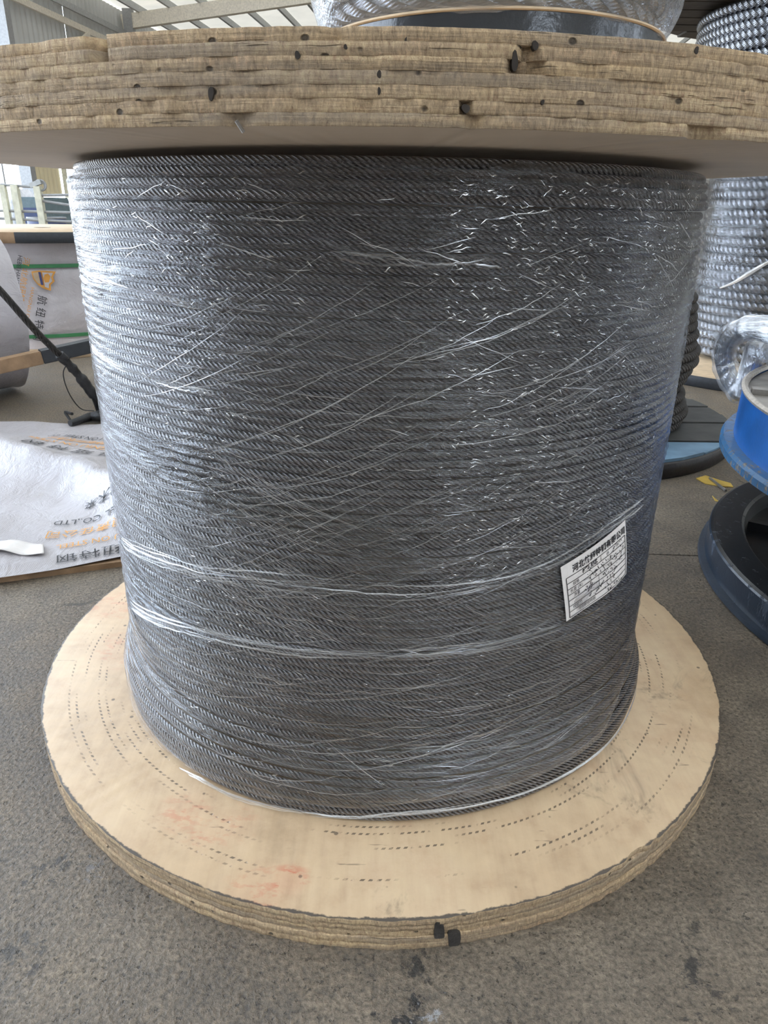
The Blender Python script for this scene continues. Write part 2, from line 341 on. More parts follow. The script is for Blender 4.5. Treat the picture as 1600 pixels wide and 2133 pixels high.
M = dict(
    concrete=m_concrete(), ply_edge=m_ply_edge('plywood_edge', (.50, .365, .23), (.29, .21, .135), (.62, .47, .305)),
    ply_face=m_ply_face(), ply_under=plain('plywood_underside', (.60, .50, .40), .6, 0, .12, 4, .001),
    rope=m_rope('wire_rope', (.062, .054, .054), .34, .7, .0070, -1.35, .0020, (.12, .07, .035), 1.),
    rope_big=m_rope('heavy_wire_rope', (.15, .155, .17), .22, .85, .03, -1., .0035, (.1, .09, .07), .6),
    rope_grease=m_rope('greased_wire_rope', (.017, .012, .009), .5, .0, .02, -1., .005, (.03, .018, .01)),
    film=m_film(), film2=m_film('loose_film', .35, .9, 12, 30, .004, .16),
    wrinkle=m_fold(), glint=m_fold('film_crinkle', .62, .09, .12), gather=m_fold('gathered_film', .22),
    woven=m_woven(), woven2=m_woven('darker_woven_plastic', .74), paper=plain('white_paper', (.74, .70, .68), .6, 0, .06, 30, .0006), paper_dark=plain('grey_paper_print', (.12, .11, .12), .7),  # the second weave is the same plastic in an evenly darker tone
    ink=plain('black_print', (.03, .03, .035), .5), orange=plain('orange_print', (.72, .34, .07), .5), navy=plain('navy_print', (.06, .07, .2), .5), green=plain('green_strap', (.05, .22, .09), .35),
    blue=m_blue('blue_paint', (.012, .115, .40), (.22, .21, .19), .0), blue_lip=m_blue('worn_blue_paint', (.03, .12, .26), (.30, .26, .21), .10, 75),
    black=m_blue('black_steel', (.018, .019, .022), (.05, .06, .08), .05), black_wall=m_blue('blue_black_steel', (.022, .034, .055), (.07, .09, .13), .08),
    grey_plate=plain('grey_worn_plate', (.27, .25, .23), .5, .1, .3, 14, .002), bead=plain('bare_weld_edge', (.42, .38, .34), .4, .4, .3, 60, .001),
    dark=plain('dark_glossy_cover', (.022, .024, .028), .22, 0, .2, 14, .001), near_black=plain('near_black_wood', (.035, .038, .045), .55, 0, .2, 30, .001),  # the last entry is wood in an even near-black tone
    brownwood=plain('brown_wood', (.30, .19, .11), .7, 0, .25, 18, .002), tan=plain('pale_wood', (.55, .41, .27), .65, 0, .15, 20, .001),
    darkwood=plain('dark_stained_wood', (.075, .058, .042), .65, 0, .3, 9, .002), bluegrey=plain('faded_blue_board', (.16, .26, .36), .5, 0, .25, 10, .001),
    greywood=plain('dirty_grey_board', (.065, .065, .062), .55, 0, .3, 10, .001), rim=plain('dark_brown_rim', (.022, .016, .014), .5, 0, .3, 20, .001),
    steel=plain('galvanised_steel', (.45, .46, .46), .45, .3), girt=plain('cream_steel', (.72, .66, .56), .5), grey_steel=plain('grey_steel', (.30, .30, .30), .5),
    wall=m_sheet_metal('wall_sheet', (.62, .62, .60)), beige=m_sheet_metal('beige_wall_sheet', (.74, .64, .42)), added_skylight=m_sheet_metal('added_clear_sheet', (.92, .86, .76), .75), roof=m_sheet_metal('roof_sheet', (.84, .70, .53), .13),
    tape=plain('black_tape', (.014, .014, .016), .3, 0, .3, 60, .002), wire=plain('black_wire', (.02, .02, .022), .4),
    yellow=plain('yellow_floor_paint', (.50, .33, .06), .6), white=plain('white_bag', (.80, .80, .84), .5), machine=plain('slate_machine', (.12, .17, .19), .45), barrel=plain('dark_blue_barrel', (.05, .07, .16), .4), post=plain('pale_yellow_post', (.62, .60, .48), .5),
    nail=plain('steel_nail', (.4, .38, .36), .35, .8), smear=plain('black_paint_smear', (.035, .03, .027), .75, 0, .5, 90, .001), knot=plain('dark_knot_hole', (.03, .022, .017), .8))

# ------------------------------------------------------------------ hall: floor, wall, roof
J0, J1 = onz(1345, 1154), onz(1465, 1158)              # the saw cut between the two slabs
jm = (J1[1]-J0[1])/(J1[0]-J0[0]); jy = lambda x: J0[1]+jm*(x-J0[0])
def slab(pts):
    n = len(pts); V = [(x, y, 0) for x, y in pts]+[(x, y, -.12) for x, y in pts]
    return meshdata(V, [tuple(range(n))]+[(i, i+n, (i+1) % n+n, (i+1) % n) for i in range(n)])
XL, XR = -45, 30
floor = tag(link('floor', slab([(XL, -14), (XR, -14), (XR, jy(XR)-.003), (XL, jy(XL)-.003)]), M['concrete'], None, False), kind='structure')
link('slab', slab([(XL, jy(XL)+.003), (XR, jy(XR)+.003), (XR, 60), (XL, 60)]), M['concrete'], floor, False)
PH = math.radians(6.91); EF = np.array([math.sin(PH), math.cos(PH)]); EL = np.array([-math.cos(PH), math.sin(PH)])
def hall(lat, D, z): q = CAM[:2]+EL*lat+EF*D; return (q[0], q[1], z)
def corrugated(a, b, z0, z1, pitch=.25, dep=.035, thick=True):
    """ribbed sheet between plan points a, b"""
    a = np.array(a[:2]); b = np.array(b[:2]); L = np.linalg.norm(b-a); d = (b-a)/L; nrm = np.array([-d[1], d[0]])
    prof = []; x = 0
    while x < L: prof += [(x, 0), (x+pitch*.55, 0), (x+pitch*.68, dep), (x+pitch*.87, dep)]; x += pitch
    P = np.array([[(*(a+d*min(px, L)+nrm*o), z) for z in (z0, z1)] for px, o in prof]); return grid(P)
def roof_z(lat): return 6.75+.105*(12-lat) if lat > -8 else 6.75+.105*20-.105*(-8-lat)
wl = tag(link('wall_left', corrugated(hall(12.1, 23.4, 0), hall(12.1, 45, 0), 0, 6.7), M['wall'], None, False), kind='structure')
link('wall_panel', corrugated(hall(12.1, 19.75, 0), hall(12.1, 23.4, 0), 2.75, 6.7), M['wall'], wl, False)
link('beige_panel', corrugated(hall(12.1, 19.9, 0), hall(12.1, 21.9, 0), .98, 2.75, .21, .03), M['beige'], wl, False)
for D in (19.75, 27.2): bar('column', hall(11.8, D, 0), hall(11.8, D, 6.7), .3, .3, M['grey_steel'], wl)
for z, mt in ((5.55, 'girt'), (5.98, 'steel')): bar('girt', hall(11.9, 19.0, z), hall(11.9, 45, z), .08, .16, M[mt], wl)
bar('brace', hall(11.8, 24.2, 5.45), hall(11.8, 23.2, 4.9), .08, .12, M['girt'], wl)
bar('panel_trim', hall(11.98, 21.95, .9), hall(11.98, 21.95, 2.75), .08, .12, M['post'], wl)
bar('mullion', hall(12.0, 18.9, 0), hall(12.0, 18.9, 5.6), .08, .1, M['steel'], wl)
bar('mullion', hall(12.0, 19.05, 1.05), hall(12.0, 14.5, 1.05), .06, .06, M['steel'], wl)
lats = np.linspace(12.5, -20, 27); RD = (-13, -8, -6.8, -2, -.8, 4, 5.2, 10, 11.2, 16, 17.2, 46)
P = np.array([[hall(l, D, roof_z(l)) for D in RD] for l in lats])
ceil = tag(link('ceiling', grid(P), [M['roof'], M['added_skylight']], None, False), kind='structure')
mi = np.zeros((26, len(RD)-1), np.int32); mi[:, 1::2] = 1; mi[:, -1] = 0; ceil.data.polygons.foreach_set('material_index', mi.ravel())   # unseen strips of clear roof sheet, added for overhead light and glints
lat = 11.4
while lat > -19:
    if abs(lat+8) > .4: bar('purlin', hall(lat, -13, roof_z(lat)-.12), hall(lat, 46, roof_z(lat)-.12), .09, .2, M['steel'], ceil)
    lat -= 1.06
for D in (27.2, 8.5, -9.5):
    bar('rafter', hall(12.0, D, roof_z(12.)-.42), hall(-8, D, roof_z(-8.)-.42), .22, .42, M['girt'], ceil)
    bar('rafter', hall(-8, D, roof_z(-8.)-.42), hall(-20, D, roof_z(-20)-.42), .22, .42, M['girt'], ceil)
link('wall_panel', corrugated(hall(12.1, -13, 0), hall(12.1, -4.5, 0), 0, 6.7), M['wall'], wl, False)
wr_ = tag(link('wall_right', corrugated(hall(-19, -13, 0), hall(-19, 45, 0), 0, 2.2), M['wall'], None, False), kind='structure')
link('upper_sheet', corrugated(hall(-19, -13, 0), hall(-19, 45, 0), 5.2, 7.8), M['wall'], wr_, False)
for d0, d1 in ((-13, -5.5), (-3.8, 0), (1.8, 5.2), (7, 45)): link('mid_sheet', corrugated(hall(-19, d0, 0), hall(-19, d1, 0), 2.2, 5.2), M['wall'], wr_, False)
wf = tag(link('wall_front', corrugated(hall(-7.5, -13, 0), hall(12.1, -13, 0), 0, 8.9), M['wall'], None, False), kind='structure')
link('wall_panel', corrugated(hall(-19, -13, 0), hall(-11, -13, 0), 0, 8.9), M['wall'], wf, False)
link('wall_panel', corrugated(hall(-11, -13, 0), hall(-7.5, -13, 0), 4.5, 8.9), M['wall'], wf, False)
for D in (-9.5, 8.5, 27.2): bar('column', hall(-18.8, D, 0), hall(-18.8, D, roof_z(-18.8)-.6), .3, .3, M['grey_steel'], wr_)
wb = tag(link('wall_back', corrugated(hall(12, 45, 0), hall(-19, 45, 0), 0, 9), M['wall'], None, False), kind='structure')

# ------------------------------------------------------------------ the main reel
RF, T, ZT, T2 = .6, .0504, .8629, .0608      # flange radius, lower flange, underside of upper flange, upper flange thickness
reel = tag(empty('cable_reel'), 'large plywood reel of dark wire rope wrapped in clear stretch film', 'cable reel')
def ply(name, z0, z1, R, seed, mat, parent, notches=(), n=720, r0=.06, faces=None, rough=.00025):
    a = np.linspace(0, 2*PI, n, endpoint=False); r = R+rough*noise1(n, 160, seed)+.0006*noise1(n, 200, 999)+.0006*noise1(n, 30, 998)
    for (t0, wdt, dep) in notches:
        dd = np.abs((a-t0+PI) % (2*PI)-PI); r = r-dep*np.clip(1.3-dd/wdt, 0, 1)
    b = .00025
    prof = [(0, r0, z0), (1, -b, z0), (1, 0, z0+b), (1, 0, z1-b), (1, -b, z1), (0, r0, z1)]
    P = np.stack([np.stack([(r+o if k else np.full(n, o))*np.cos(a), (r+o if k else np.full(n, o))*np.sin(a), np.full(n, z)], -1) for k, o, z in prof], 1)
    uv = np.stack([np.stack([a*R, np.full(n, z+(.3 if k == 0 else 0))], -1) for k, o, z in prof], 1)
    me = grid(P, True, False, uv); o = link(name, me, mat, parent, False)
    if faces:
        idx = np.zeros(len(me.polygons), np.int32).reshape(n, 5)
        for j, mi in faces.items(): idx[:, j] = mi
        me.polygons.foreach_set('material_index', idx.ravel())
    return o
def px_theta(x, y): return onreel(x, y, RF)[0]
up_notch = {6: [(px_theta(198, 95), .010, .022), (px_theta(60, 100), .03, .004), (px_theta(700, 60), .012, .006)], 5: [(px_theta(200, 110), .008, .02), (px_theta(1100, 120), .008, .008)],
            4: [(px_theta(1078, 130), .007, .016), (px_theta(1110, 140), .012, .010)], 1: [(px_theta(970, 225), .006, .014)], 0: [(px_theta(985, 250), .010, .008), (px_theta(1470, 275), .030, .012), (px_theta(500, 262), .02, .003)]}
NU = 7; hU = T2/NU
uf = ply('upper_flange', ZT+6*hU, ZT+T2, RF-.001, 100, [M['ply_edge'], M['ply_face']], reel, up_notch[6], faces={4: 1}, rough=.0003)
for i in range(NU-1):
    ply('ply', ZT+i*hU, ZT+(i+1)*hU, RF-.0001*(i % 3), 101+i, [M['ply_edge'], M['ply_under']], uf, up_notch.get(i, ()), faces={0: 1} if i == 0 else None, rough=.0009)
lo_notch = [(px_theta(1330, 1770), .03, .005)]
NL = 5; hL = T/NL
lf = ply('lower_flange', 4*hL, T, RF, 200, [M['ply_edge'], M['ply_face']], reel, lo_notch, faces={4: 1, 3: 1})
for i in range(NL-1):
    ply('ply', i*hL, (i+1)*hL, RF-.0012*((i+1) % 2)-.0006*i, 201+i, M['ply_edge'], lf, lo_notch[1:])
def on_rim(name, px, py, wd, ht, mat, parent, R=RF, sq=1.):
    """small dark mark set into the rim"""
    t, z = onreel(px, py, R); k = 14; P = []
    for i in range(k):
        aa = 2*PI*i/k; q = 1+.12*math.sin(2*aa+px)+.08*math.sin(3*aa+py); cx_, cy_ = math.cos(aa), math.sin(aa); P.append((t+math.copysign(abs(cx_)**sq, cx_)*wd*q/R, z+math.copysign(abs(cy_)**sq, cy_)*ht*q))
    V = [((R+.0008)*math.cos(a_), (R+.0008)*math.sin(a_), z_) for a_, z_ in P]+[((R-.004)*math.cos(a_), (R-.004)*math.sin(a_), z_) for a_, z_ in P]
    return link(name, meshdata(V, [tuple(range(k))]+[(i, i+k, (i+1) % k+k, (i+1) % k) for i in range(k)]), mat, parent, False)
for (x_, y_, a_, b_) in ((848, 89, .0030, .0045), (1072, 128, .0035, .008), (938, 166, .0028, .0026), (790, 190, .0018, .003), (970, 226, .004, .004), (1450, 105, .003, .003), (1490, 220, .003, .003), (720, 98, .002, .002), (620, 115, .003, .003), (440, 195, .003, .006), (1130, 213, .002, .002), (1325, 232, .002, .0025), (790, 155, .0025, .003), (1115, 95, .003, .004)):
    on_rim('knot_hole', x_, y_, a_*.7, b_*.75, M['knot'], uf)
for (x_, y_, a_, b_) in ((915, 1938, .0065, .013), (946, 1955, .008, .012)): on_rim('black_paint_dab', x_, y_, a_, b_, M['smear'], lf, RF+.0002, .45)
t_, z_ = onreel(497, 263, RF); link('nail', tube([(.604*math.cos(t_), .604*math.sin(t_), ZT+.003), (.60*math.cos(t_+.006), .60*math.sin(t_+.006), ZT-.004)], .0014, 6), M['nail'], uf)
link('core', lathe([(.28, T), (.28, ZT)], 48), M['brownwood'], reel)

def winding(name, c, rfun, z0, z1, pitch, mat, parent, nseg=220, nsec=7, wob=.001, seed=1, jit=0.):
    """one long rope laid in close turns: outer half of the tube only, u = length, v = angle round the rope"""
    turns = int(round((z1-z0)/pitch)); pitch = (z1-z0)/turns; n = turns*nseg+1; s = np.arange(n)/nseg
    r = np.random.default_rng(seed); a = -2*PI*s
    z = z0+pitch*.5+pitch*(s-.0)*(turns-1)/turns
    ph = np.linspace(-1.75, 1.75, nsec); rr = pitch*.5
    lo = np.interp(s, np.arange(0, turns+1.01, .23), r.normal(size=len(np.arange(0, turns+1.01, .23))))*wob
    tr = np.interp(np.floor(s), np.arange(turns+1), r.normal(size=turns+1))*jit
    R = np.array([rfun(q) for q in z])-rr+lo+tr
    P = np.stack([c[0]+np.cos(a)[:, None]*(R[:, None]+rr*np.cos(ph)), c[1]+np.sin(a)[:, None]*(R[:, None]+rr*np.cos(ph)), z[:, None]+rr*np.sin(ph)+lo[:, None]*.6], -1)
    u = s*2*PI*R.mean(); uv = np.stack([np.repeat(u[:, None], nsec, 1), np.repeat(ph[None]/(2*PI), n, 0)], -1)
    return link(name, grid(P, False, False, uv), mat, parent)
def r_rope(z): return .4435-.010*max(0, (z-.835)/.02)+.018*max(0, min(1, (.17-z)/.07))
winding('rope_winding', (0, 0), r_rope, T, ZT, .01085, M['rope'], reel, 240, 9, .0009, 3, .0016)

# stretch film: lower border from the photograph, ripples follow the rope turns
LE = sorted([onreel(x, y, .462) for x, y in ((330, 1560), (500, 1640), (730, 1680), (850, 1670), (1050, 1640), (1250, 1530), (1310, 1420))])
le_t = np.array([-3.6, -2.9, -2.6]+[q[0] for q in LE]+[-.4, .2, 1.2, 2.0, 2.7]); le_z = np.array([.06, .054, .055]+[max(.056, q[1]) for q in LE]+[.17, .15, .10, .075, .06])
def film_low(t):
    t = (t+3.55) % (2*PI)-3.55; return float(np.interp(t, le_t, le_z))
def r_film(z): return r_rope(z)+.0022
nt_, nz_ = 520, 440
A = np.linspace(0, 2*PI, nt_, endpoint=False); zl = np.array([film_low(t) for t in A]); V_ = np.linspace(0, 1, nz_)
ZT_ = .846+.006*noise1(nt_, 30, 9)
Z = zl[:, None]+(ZT_-zl)[:, None]*V_[None]
Rb = np.vectorize(r_film)(Z)
def smooth2(shape, sy, sx, seed):
    r = np.random.default_rng(seed); g = r.normal(size=(max(4, shape[0]//sy), max(4, shape[1]//sx)))
    xi = np.linspace(0, g.shape[0], shape[0], endpoint=False); yi = np.linspace(0, g.shape[1]-1.001, shape[1])
    x0 = xi.astype(int) % g.shape[0]; x1 = (x0+1) % g.shape[0]; fx = (xi-xi.astype(int))[:, None]; y0 = yi.astype(int); y1 = np.minimum(y0+1, g.shape[1]-1); fy = (yi-y0)[None]
    fx = fx*fx*(3-2*fx); fy = fy*fy*(3-2*fy)
    return (g[x0][:, y0]*(1-fx)+g[x1][:, y0]*fx)*(1-fy)+(g[x0][:, y1]*(1-fx)+g[x1][:, y1]*fx)*fy
tight = np.clip(.6+.6*smooth2(Z.shape, 40, 40, 5), 0, 1)
rip = .0011*np.cos(2*PI*(Z-T-A[:, None]/(-2*PI)*.01085)/.01085)
Rg = Rb+rip*tight+.0007*np.abs(smooth2(Z.shape, 9, 12, 6))+.0006*np.abs(smooth2(Z.shape, 4, 4, 7))+.0012*(1-tight)
Pf = np.stack([Rg*np.cos(A)[:, None], Rg*np.sin(A)[:, None], Z], -1)
film = link('stretch_film', grid(Pf, True, False, np.stack([np.repeat((A*.445)[:, None], nz_, 1), Z], -1)), M['film'], reel)

# gathered bands and fine folds of the film
def strip(path, wd, h, out):
    """a thin raised fold along (theta, z) points"""
    p = np.array(path); n = len(p); d = np.gradient(p*np.array([.447, 1]), axis=0); d /= np.linalg.norm(d, axis=1)[:, None]+1e-9
    nr = np.stack([-d[:, 1]/.447, d[:, 0]], -1); e = np.sin(np.linspace(0, PI, n))**.5
    off = len(out[0])
    for k in range(n):
        for s, hh in ((-.5, .0004), (0, h), (.5, .0004)):
            q = p[k]+nr[k]*s*wd*e[k]; R = r_film(min(max(q[1], .055), .85))+.0012+hh*e[k]; out[0].append((R*math.cos(q[0]), R*math.sin(q[0]), q[1]))
    for k in range(n-1):
        b = off+k*3
        for j in (0, 1): out[1].append((b+j, b+j+1, b+j+4, b+j+3))
folds = ([], [])
r = random.Random(11)
def fold(t, z, L, slope, wd, n=9, curl=0.):
    path = []
    for i in range(n):
        u = i/(n-1)-.5; zz = z+slope*u*L+curl*u*u*L+r.gauss(0, .0007); path.append((t+u*L/.447, min(.84, max(film_low(t+u*L/.447)+.002, zz))))
    strip(path, wd, wd*.6, folds)
for i in range(900):
    t = r.uniform(-PI, PI); z = r.uniform(.10, .83); L = r.choice([.02, .03, .05, .08]); sl = r.gauss(-.12, .22)
    fold(t, z, L, sl, r.uniform(.0004, .0011), 6)
for i in range(150):                                             # fan of taut folds running down to the gathered band
    t = r.uniform(-2.75, -1.75); z = r.uniform(.33, .52); fold(t, z, r.uniform(.05, .22), r.gauss(-.5, .12), r.uniform(.0003, .0009), 10, .1)
for i in range(90):                                              # folds rising the other way across the middle
    t = r.uniform(-2.2, -1.0); z = r.uniform(.38, .72); fold(t, z, r.uniform(.06, .26), r.gauss(.38, .1), r.uniform(.0004, .0010), 12, .2)
for i in range(110):                                             # long level folds low down
    t = r.uniform(-2.6, -.7); z = r.uniform(.09, .34); fold(t, z, r.uniform(.08, .34), r.gauss(.10, .1), r.uniform(.0004, .0010), 14, .25)
tag(link('film_fold', meshdata(*folds), M['wrinkle'], film), kind='stuff')
folds = ([], [])                                                 # small sharp crinkles that catch the light
for i in range(2600):
    t = r.uniform(-PI, PI); z = r.uniform(.09, .84)
    if r.random() < .45: t = r.uniform(-1.45, -.45); z = r.uniform(.4, .84)
    elif r.random() < .3: t = r.gauss(-2.02, .12)
    fold(t, z, r.uniform(.003, .011), r.gauss(-.1, .35), r.uniform(.0006, .0015), 4)
tag(link('film_crinkle', meshdata(*folds), M['glint'], film), kind='stuff')
def band(pts, wd, seed):
    q = spline([onreel(x, y, .4475) for x, y in pts], 60); rr_ = random.Random(seed); out = ([], [])
    for k in range(9):
        o = (k/8-.5)*wd; ph = rr_.uniform(0, 6); amp = wd*.22
        i0 = 0
        while i0 < 54:
            ln = rr_.randint(8, 30); seg = range(i0, min(60, i0+ln)); i0 += ln-rr_.randint(0, 4)
            if len(seg) > 3 and rr_.random() < .8: strip([(q[i][0], q[i][1]+o+amp*math.sin(i*.16+ph)+rr_.gauss(0, .0006)) for i in seg], rr_.uniform(.0006, .0028), rr_.uniform(.0006, .0024), out)
    return link('gathered_film_band', meshdata(*out), M['gather'], film)
band([(250, 1120), (330, 1165), (430, 1200), (540, 1212), (700, 1228), (850, 1232), (1000, 1216), (1150, 1170), (1280, 1090), (1345, 1040)], .020, 1)
band([(268, 1250), (380, 1310), (520, 1345), (700, 1362), (850, 1365), (1000, 1352), (1180, 1300)], .013, 2)
band([(300, 1500), (400, 1590), (500, 1640), (620, 1668), (730, 1680), (850, 1672), (1050, 1640), (1250, 1530), (1310, 1425)], .005, 3)
band([(640, 510), (760, 530), (900, 545), (1050, 540)], .012, 4)
band([(170, 560), (300, 610), (420, 640)], .006, 5)
band([(190, 720), (320, 790), (450, 820)], .006, 6)

# paper label under the film, with its printed table
lc = [onreel(x, y, .449) for x, y in ((1168, 1182), (1303, 1083), (1306, 1195), (1180, 1295))]
def lab(u, v, o=0.):
    """u, v in 0..1 from the top left corner, v down"""
    a, b, c, d = [np.array(q) for q in lc]; q = (a*(1-u)+b*u)*(1-v)+(d*(1-u)+c*u)*v
    R = r_film(q[1])+.0030+o+.0012*math.sin(u*7+v*3)*v; return (R*math.cos(q[0]), R*math.sin(q[0]), q[1])
G = np.array([[lab(u, v) for v in np.linspace(0, 1, 14)] for u in np.linspace(0, 1, 18)])
pl = tag(link('paper_label', grid(G), M['paper'], reel), 'white paper label with a printed table and handwriting')
lv, lf_ = [], []
def lline(u0, v0, u1, v1, wd=.006):
    n = 10; b = len(lv)
    for i in range(n+1):
        u = u0+(u1-u0)*i/n; v = v0+(v1-v0)*i/n; dx, dy = (0, wd) if abs(u1-u0) > abs(v1-v0) else (wd*.8, 0)
        lv.append(lab(u-dx/2, v-dy/2, .0005)); lv.append(lab(u+dx/2, v+dy/2, .0005))
    for i in range(n): lf_.append((b+2*i, b+2*i+1, b+2*i+3, b+2*i+2))
rows = np.linspace(.24, .97, 8)
for v in rows: lline(.05, v, .97, v, .012)
for u in (.05, .97): lline(u, rows[0], u, rows[-1], .012)
lline(.55, rows[0], .55, rows[1]); lline(.5, rows[3], .5, rows[5])
link('table_lines', meshdata(lv, lf_), M['ink'], pl, False)
def ltext(s, u, v, h, bold=.0, sxx=1.):
    text_on('print', s, h, lambda x, y: lab(u+x*.80, v-y, .0006), M['ink'], pl, bold, sxx)
ltext('河北航纽特钢有限公司', .56, .15, .135, .004, .78)
for i, a_ in ((1, '规格'), (2, '长度 (米)'), (3, '净重'), (5, '检验员')): ltext(a_, .17, (rows[i]+rows[i+1])/2, .075, 0., .75)
ltext('材料: 钢芯', .38, rows[0]+.05, .085, .003, .75); ltext('(6', .66, rows[0]+.05, .085, .0, .75)
ltext('河北航纽特钢', .3, rows[6]+.05, .07, .0, .75)
sv, sf_ = [], []                      # illegible handwriting: short pen strokes
rh = random.Random(5)
for v, u0, u1 in ((rows[0]+.05, .72, .92), (rows[1]+.05, .34, .92), (rows[2]+.05, .36, .9), (rows[3]+.05, .3, .36), (rows[3]+.05, .56, .9), (rows[4]+.05, .3, .38), (rows[4]+.05, .56, .8), (rows[5]+.05, .36, .75), (rows[6]+.05, .6, .9)):
    u = u0
    while u < u1:
        for k in range(3):
            ua, va = u+rh.uniform(0, .035), v+rh.uniform(-.04, .04); ub, vb = ua+rh.uniform(-.03, .03), va+rh.uniform(-.05, .05); b = len(sv); w_ = .005
            sv += [lab(ua-w_, va, .0007), lab(ua+w_, va+.006, .0007), lab(ub+w_, vb+.006, .0007), lab(ub-w_, vb, .0007)]; sf_.append((b, b+1, b+2, b+3))
        u += .05
link('handwriting', meshdata(sv, sf_), M['ink'], pl, False)

# ------------------------------------------------------------------ wrapped coil lying on top of the reel
ZTOP = ZT+T2
cc = (.132, -.05)
coil = tag(empty('wrapped_rope_coil', (cc[0], cc[1], ZTOP)), 'film-wrapped rope coil with black base lying on the upper flange of the large reel', 'rope coil')
link('base', lathe([(.02, .0005), (.216, .0005), (.221, .006), (.221, .080), (.05, .080)], 96), M['dark'], coil)
link('rim_edge', lathe([(.05, .0805), (.222, .0805), (.224, .0815), (.222, .084), (.05, .084)], 96), M['tan'], coil)
winding('rope', (0, 0), lambda z: .206+.026*math.sin(max(0, min(1, (z-.085)/.16))*PI), 0.085, .2425, .0225, M['rope_big'], coil, 150, 9, .003, 8, .003)
a = np.linspace(0, 2*PI, 200, endpoint=False); zz = np.linspace(.078, .25, 40); B = smooth2((200, 40), 8, 6, 21)
Rc = .209+.026*np.sin(np.clip((zz-.07)/.17, 0, 1)*PI)[None]+.004*B+.006
link('film', grid(np.stack([Rc*np.cos(a)[:, None], Rc*np.sin(a)[:, None], np.repeat(zz[None], 200, 0)], -1), True, False, np.stack([np.repeat((a*.27)[:, None], 40, 1), np.repeat(zz[None], 200, 0)], -1)), M['film2'], coil)

# ------------------------------------------------------------------ right: tall stack of two wooden reels
def wood_reel(name, loc, R, r0, h, t, pitch, label, rope, edge, face, filmed=True, seed=1, planks=True):
    e = tag(empty(name, loc), label, 'cable reel', 'stacked wooden reels of heavy rope')
    fl = []
    for nm, z in (('lower_flange', 0), ('upper_flange', h-t)):
        o = link(nm, lathe([(.05, z), (R-.004, z), (R, z+.004), (R, z+t-.004), (R-.004, z+t), (.05, z+t)], 128), [edge, face], e, False)
        idx = np.zeros((128, 5), np.int32); idx[:, 4] = 1; idx[:, 0] = 1; o.data.polygons.foreach_set('material_index', idx.ravel()); fl.append(o)
    if planks:   # board joints under the upper flange: each board a thin piece of its own
        y = -R+.02; k = 0
        while y < R-.05:
            wd = .155; xm = math.sqrt(max(.01, R*R-max(abs(y), abs(y+wd))**2))-.01
            box('plank', (-xm, xm, y+.006, y+wd-.006, h-t-.012, h-t-.0005), face, fl[1], .003); y += wd; k += 1
    link('core', lathe([(r0-.09, t), (r0-.09, h-t)], 48), M['darkwood'], e)
    winding('rope', (0, 0), lambda z: r0, t+.001, h-t-(.014 if planks else .001), pitch, rope, e, 170, 9, .003, seed, .004)
    if filmed:
        na, nz = 260, 90; a = np.linspace(0, 2*PI, na, endpoint=False); z = np.linspace(t+.03, h-t-.06, nz); q = smooth2((na, nz), 7, 5, seed+9)
        rr = r0+.006+.004*np.abs(q)+.002*np.cos(2*PI*z/pitch)[None]
        link('film', grid(np.stack([rr*np.cos(a)[:, None], rr*np.sin(a)[:, None], np.repeat(z[None], na, 0)], -1), True, False, np.stack([np.repeat((a*r0)[:, None], nz, 1), np.repeat(z[None], na, 0)], -1)), M['film'], e)
    return e
TX, TY = 2.2, 2.95
low = wood_reel('rope_reel', (TX, TY, 0), .86, .445, 1.17, .055, .046, 'shiny heavy rope reel on a dark-rimmed flange, beneath another stacked reel', M['rope_big'], M['near_black'], M['tan'], True, 31, False)
upr = wood_reel('rope_reel', (TX, TY, 1.17), .88, .64, .62, .06, .046, 'dark stained reel of heavy rope stacked on top of another reel', M['rope_big'], M['darkwood'], M['darkwood'], False, 32, True)
# torn diagonal fold of film on the lower reel
def on_tall(x, y, R):
    d = ray(x, y); o = CAM[:2]-np.array([TX, TY]); a = d[:2]@d[:2]; b = o@d[:2]; c = o@o-R*R; D = max(b*b-a*c, 0); p = CAM+(-b-math.sqrt(D))/a*d; return p-np.array([TX, TY, 0])
q = spline([on_tall(x, y, .457) for x, y in ((1500, 600), (1530, 588), (1560, 570), (1590, 552), (1640, 525))], 24)
link('film_fold', tube(q, np.interp(np.linspace(0, 1, 24), [0, .5, 1], [.004, .012, .006]), 6), M['wrinkle'], low)

# ------------------------------------------------------------------ right: greasy rope spool on a round base of boards
SX, SY, SR = .68, 1.66, .685
sp = tag(empty('greased_rope_spool', (SX, SY, 0)), 'spool of dark greased rope on a round base of faded boards, behind the film-wrapped reel', 'rope spool')
base = link('base', lathe([(.05, 0), (SR-.005, 0), (SR, .005), (SR, .05), (SR-.005, .055), (.05, .055)], 96), M['rim'], sp, False)
y = -SR+.02
k = 0
while y < SR-.05:
    wd = .122
    def xm(v): return math.sqrt(max(.0004, (SR-.006)**2-v*v))
    a0, a1 = xm(y+.004), xm(y+wd-.004); z0, z1 = .0555, .066-.004*(k % 2)
    ys = (y+.004, y+wd/2, y+wd-.004); xs = [xm(v) for v in ys]
    V = [(s*x_, v, z) for z in (z0, z1) for s in (-1, 1) for x_, v in zip(xs, ys)]   # 0-2 left, 3-5 right, +6 top
    Fp = [(6, 9, 10, 7), (7, 10, 11, 8), (0, 1, 4, 3), (1, 2, 5, 4), (0, 3, 9, 6), (2, 8, 11, 5), (0, 6, 7, 1), (1, 7, 8, 2), (3, 4, 10, 9), (4, 5, 11, 10)]
    link('plank', meshdata(V, Fp), M['bluegrey'] if k < 2 else M['greywood'], base, False); y += wd; k += 1
